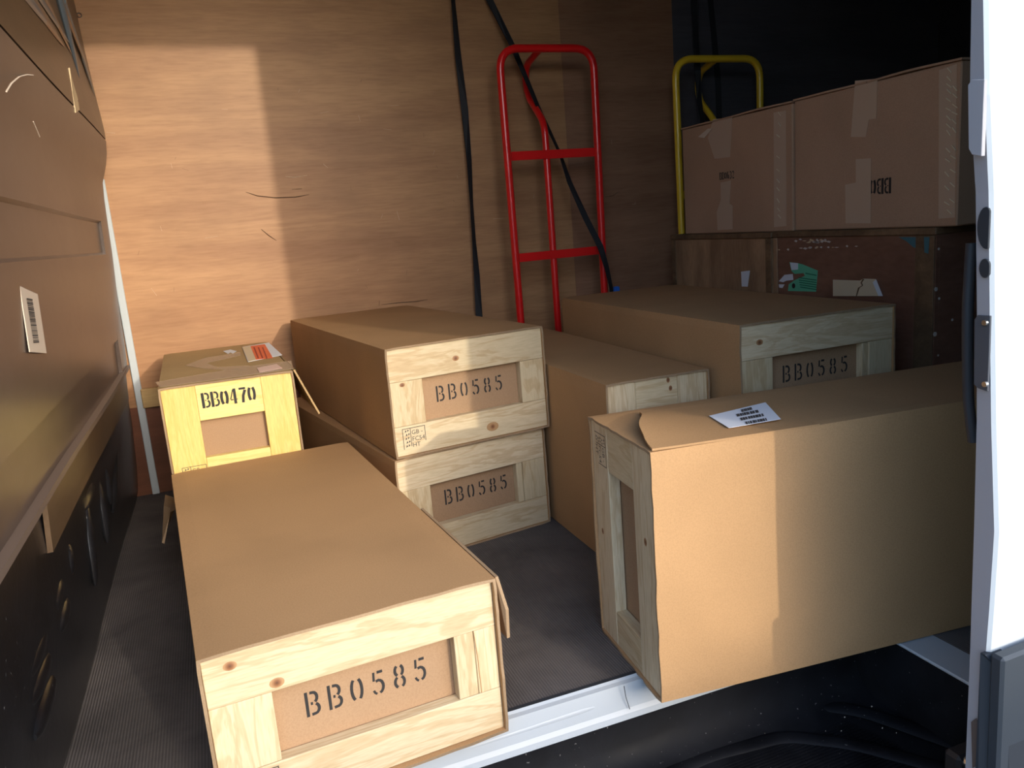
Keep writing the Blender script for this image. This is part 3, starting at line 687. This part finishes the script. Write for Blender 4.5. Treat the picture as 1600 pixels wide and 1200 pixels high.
on_k(cr3((592, 300), (630, 296), (633, 324), (600, 328), (585, 335), (565, 330)), 'torn_backing', PAPER, Kb, 0.0008)
on_k(cr3((565, 345), (592, 345), (582, 362), (567, 360)), 'torn_backing', PAPER, Kb, 0.0008)
on_k(cr3((823, 323), (950, 327), (966, 318), (1022, 320), (1055, 400), (935, 400), (823, 400)), 'cream_card', CREAM, Kb, 0.0006, 0.003)
on_k(cr3((1008, 335), (1024, 322), (1055, 400), (1035, 400)), 'card_edge', PAPER, Kb, 0.0038, 0.001)
on_k(cr3((933, 400), (945, 362), (962, 350), (956, 338), (968, 320), (960, 320), (950, 338), (957, 350), (938, 362), (928, 400)), 'card_crack', CR_BAT, Kb, 0.0040, 0.0004)
on_k(cr3((1130, 122), (1252, 122), (1252, 190), (1200, 170), (1165, 140)), 'paint_patch', TEAL, Kb, 0.0004)
on_k(cr3((1250, 122), (1275, 122), (1270, 200), (1252, 195)), 'paint_patch', TEAL, Kb, 0.0054)
for k in range(40):
    if k < 22: x = random.uniform(630, 800); y = 138 + random.uniform(-6, 10)
    else: x = random.uniform(560, 935); y = 180 - (x - 560) * 0.045 + random.uniform(-3, 3)
    w_ = random.uniform(5, 15); h_ = random.uniform(2, 6)
    on_k(cr3((x - w_, y), (x, y - h_), (x + w_, y - 1), (x + w_ * 0.3, y + h_)), 'scuff', PAINTW if k % 3 else SPLIT, Kb, 0.0004, 0.0004)
for x, y, r in ((1318, 178, 5), (1320, 412, 5), (1300, 580, 9), (1305, 368, 8), (1382, 512, 5), (1315, 680, 4)):
    c = cr3((x, y))[0]; q = at(c[0] , c[1], 1, 1.4565)
    MB().tube([q, q + Vector((0, -0.001, 0))], r * 0.0007, 6).build('chip', PAINTW, Kb)
def carton(label, y0, y1, z0, z1, depth, seam_lines, name='carton'):
    t = thing(name, label, 'carton')
    MB().box(KX, KX + depth, y0, y1, z0, z1 - 0.006).build('carton_body', CB_OLD, t, 0.003)
    ym = (y0 + y1) / 2
    for a_, b_, dz in ((y0 - 0.003, ym - 0.001, 0.004), (ym + 0.001, y1 + 0.002, 0.0)):
        vs = []; n = 10
        for i in range(n + 1):
            u = i / n
            for xx in (KX - 0.004 + 0.002 * math.sin(9 * u), KX + depth): vs.append((xx, a_ + (b_ - a_) * u, z1 - 0.006 + dz * math.sin(math.pi * u) * 0.6 + 0.0004))
        fs = [(2 * i, 2 * i + 1, 2 * i + 3, 2 * i + 2) for i in range(n)]
        nv = len(vs); vs += [(x, y, z + 0.005) for x, y, z in vs]
        fs += [tuple(k + nv for k in f) for f in fs]
        rim = [2 * i for i in range(n + 1)] + [2 * i + 1 for i in range(n, -1, -1)]
        fs += [(rim[k], rim[(k + 1) % len(rim)], rim[(k + 1) % len(rim)] + nv, rim[k] + nv) for k in range(len(rim))]
        MB().add(vs, fs).build('top_flap', CB_OLD, t)
    return t
H = carton('smaller brown carton on the tan wooden box, peeling tape and a row of staples', 1.966, 2.547, 0.7045, 1.080, 0.50, 0)
I = carton('larger brown carton on the dark wooden box with an upside-down stencilled number', 1.403, 1.957, 0.7065, 1.083, 0.55, 0)
on_k(cr2((255, 382), (345, 372), (335, 560), (262, 568), (230, 470)), 'tape', TAPEB, H, 0.0005)
on_k(cr2((185, 465), (232, 425), (252, 425), (215, 470)), 'peeled_tape', PAPERW, H, 0.0015, 0.002)
on_k(cr2((290, 680), (340, 670), (332, 780), (346, 790), (346, 900), (276, 905), (272, 820), (292, 760)), 'tape', TAPEB, H, 0.0005)
on_k(cr2((540, 350), (598, 340), (600, 885), (542, 890)), 'seam_tape', TAPEB, H, 0.0003, 0.0004)
on_k(cr2((925, 200), (1030, 190), (1025, 378), (990, 382), (975, 465), (905, 465)), 'tape', TAPEB, I, 0.0005)
tp = on_k(cr2((928, 570), (1000, 565), (998, 872), (880, 872), (878, 690), (928, 680)), 'tape', TAPEB, I, 0.0009)
on_k(cr2((1320, 150), (1405, 120), (1395, 845), (1318, 850)), 'seam_tape', TAPEB, I, 0.0003, 0.0004)
stp_me = None
def staples(t, pts):
    global stp_me
    for x, y in pts:
        c = cr2((x, y))[0]; q = at(c[0], c[1], 0, KX - 0.0015)
        if stp_me is None:
            o = MB().box(-0.0012, 0.0, -0.0085, 0.0085, -0.0012, 0.0012).build('staple', new_mat('staple_wire', (0.75, 0.68, 0.5), 0.4), t); stp_me = o.data
        else: o = bpy.data.objects.new('staple', stp_me); COL.objects.link(o); o.parent = t
        o.location = q; o.rotation_euler = (random.uniform(0.5, 0.9), 0, 0)
staples(H, [(568, 355), (568, 405), (562, 460), (562, 560), (562, 622), (562, 672), (562, 712), (562, 765), (565, 808), (568, 840)])
staples(I, [(1370, 150), (1368, 190), (1368, 222), (1368, 250), (1366, 290), (1366, 335), (1366, 375), (1366, 412), (1366, 445), (1364, 528), (1362, 575), (1358, 640), (1358, 705), (1358, 778), (1370, 818), (1396, 235), (1396, 270), (1396, 318), (1394, 352), (1392, 392), (1392, 432), (1390, 515), (1388, 560), (1386, 625), (1384, 690), (1382, 765)])
q = at(*cr2((285, 668))[0], 0, KX - 0.0006); place(stencil('BB0632', 0.024, 0.0138, True, 0.85), 'stencil_number', INK, H, q, (0, -1, 0), (0, 0, 1))
q = at(*cr2((1094, 655))[0], 0, KX - 0.0006); place(stencil('BB06', 0.040, 0.0245, True, 0.9), 'stencil_number', INK, I, q, (0, 1, 0), (0, 0, -1))

# ================================================================ HAND TRUCKS AND STRAPS
def hand_truck(label, mat, xl, xr, yf, ztop, zc1, zc2, xc, zjoin, cat='hand truck', toe=-1):
    t = thing('hand_truck', label, cat, Matrix.Translation((0, 0, 0)))
    r = 0.0135
    P = rounded([(xl, yf, 0.12), (xl - 0.006, yf, ztop - r), (xr + 0.012, yf, ztop - r), (xr, yf, 0.12)], 0.075, 8)
    MB().tube(P, r, 14).build('frame', mat, t, smooth=True)
    for z in (zc1, zc2, 0.25):
        MB().box(xl, xr + 0.004, yf - 0.004, yf + 0.004, z - 0.015, z + 0.015).build('crossbar', mat, t, 0.001)
    yb = W - r - 0.004
    P = rounded([(xc, yf + 0.004, ztop - r), (xc, yb, ztop - r - 0.03), (xc, yb, ztop - 0.14), (xc, yf + 0.012, zjoin + 0.02), (xc, yf + 0.012, 0.14)], {1: 0.05, 2: 0.05, 3: 0.05}, 6)
    MB().tube(P, r * 0.92, 12).build('spine_tube', mat, t, smooth=True)
    boxo('toe_plate', mat, t, xl + 0.02, xr - 0.02, min(yf, yf + toe * 0.10) , max(yf, yf + toe * 0.10), 0.004, 0.010, 0.001)
    for x in (xl - 0.01, xr + 0.01):
        boxo('side_bracket', mat, t, x - 0.003, x + 0.003, yf - 0.015, yf + 0.06, 0.010, 0.14, 0.001)
    MB().tube([(xl - 0.02, yf + 0.055, 0.09), (xr + 0.02, yf + 0.055, 0.09)], 0.008, 10).build('axle', STEEL, t, smooth=True)
    for x in (xl - 0.045, xr + 0.045):
        w = MB().tube([(x - 0.02, yf + 0.055, 0.09), (x + 0.02, yf + 0.055, 0.09)], 0.088, 24).build('wheel', RUB, t, 0.004, smooth=True)
        MB().tube([(x - 0.022, yf + 0.055, 0.09), (x + 0.022, yf + 0.055, 0.09)], 0.04, 16).build('hub', mat, w, smooth=True)
    return t
YF = 2.66
def P_(px, py, y=YF): return at(px, py, 1, y)
hand_truck('red tubular hand truck leaning on the plywood bulkhead', RED, P_(812, 470).x, P_(941, 420).x, YF, P_(850, 69).z, P_(862, 241).z, P_(872, 397).z, P_(862, 330).x, P_(853, 200).z)
YG = 2.685
hand_truck('yellow tubular hand truck standing behind the cartons', YEL, P_(1064, 300, YG).x, P_(1184, 150, YG).x, YG, P_(1125, 86, YG).z, P_(1125, 300, YG).z, P_(1125, 500, YG).z, P_(1122, 180, YG).x, P_(1112, 200, YG).z, toe=1)
def strap(name_label, pts, widths, cat='strap'):
    """webbing: pts (px, py, depth); widths in metres, seen as a twisting band"""
    P = [at(x, y, 1, d) for x, y, d in pts]; vs = []; n = len(P)
    for p, w in zip(P, widths):
        full = 0.025; c = max(-1, min(1, w / full)); s_ = math.sqrt(max(0, 1 - c * c))
        vd = Vector((p.x, p.y, 0)).normalized(); pd = Vector((vd.y, -vd.x, 0))
        d = (pd * c + vd * s_) * (full / 2); nn = (vd * c - pd * s_) * 0.0008
        vs += [p - d - nn, p + d - nn, p + d + nn, p - d + nn]
    fs = []
    for i in range(n - 1):
        for j in range(4): fs.append((4 * i + j, 4 * i + (j + 1) % 4, 4 * i + 4 + (j + 1) % 4, 4 * i + 4 + j))
    fs += [(0, 1, 2, 3), (4 * n - 4, 4 * n - 1, 4 * n - 2, 4 * n - 3)]
    o = MB().add(vs, fs).build('strap', STRAP); return tag(o, name_label, cat)
strap('twisted black strap hanging down the plywood beside the red hand truck', [(703, -60, 2.80), (708, 0, 2.80), (716, 90, 2.80), (726, 170, 2.80), (733, 250, 2.80), (737, 320, 2.80), (741, 380, 2.80), (745, 430, 2.80), (749, 500, 2.79), (752, 560, 2.78)], [.008, .012, .021, .025, .017, .010, .013, .021, .025, .025])
strap('black strap slanting through the red hand truck frame', [(740, -50, 2.80), (765, 0, 2.80), (800, 70, 2.77), (840, 165, 2.735), (875, 240, 2.70), (890, 285, 2.68), (915, 340, 2.64), (938, 385, 2.615), (948, 418, 2.61), (955, 450, 2.61), (960, 500, 2.61)], [.025, .025, .021, .014, .010, .017, .022, .023, .016, .012, .012])
strap('black strap dangling through the yellow hand truck handle', [(1081, -40, 2.79), (1085, 0, 2.79), (1087, 60, 2.79), (1090, 110, 2.72), (1093, 160, 2.70), (1097, 190, 2.70), (1100, 300, 2.70)], [.022, .022, .020, .024, .018, .016, .016])
strap('black strap hanging on the dark wall behind the yellow hand truck', [(1108, -40, 2.815), (1110, 0, 2.815), (1116, 60, 2.815), (1122, 130, 2.815), (1125, 230, 2.815)], [.02, .02, .02, .022, .022])
q = at(963, 450, 1, 2.60)
bc = MB().box(q.x - 0.011, q.x + 0.011, 2.592, 2.607, q.z - 0.05, q.z + 0.006).build('strap_buckle', BLUE, None, 0.003); tag(bc, 'small blue plastic buckle at the foot of the slanting black strap', 'buckle')
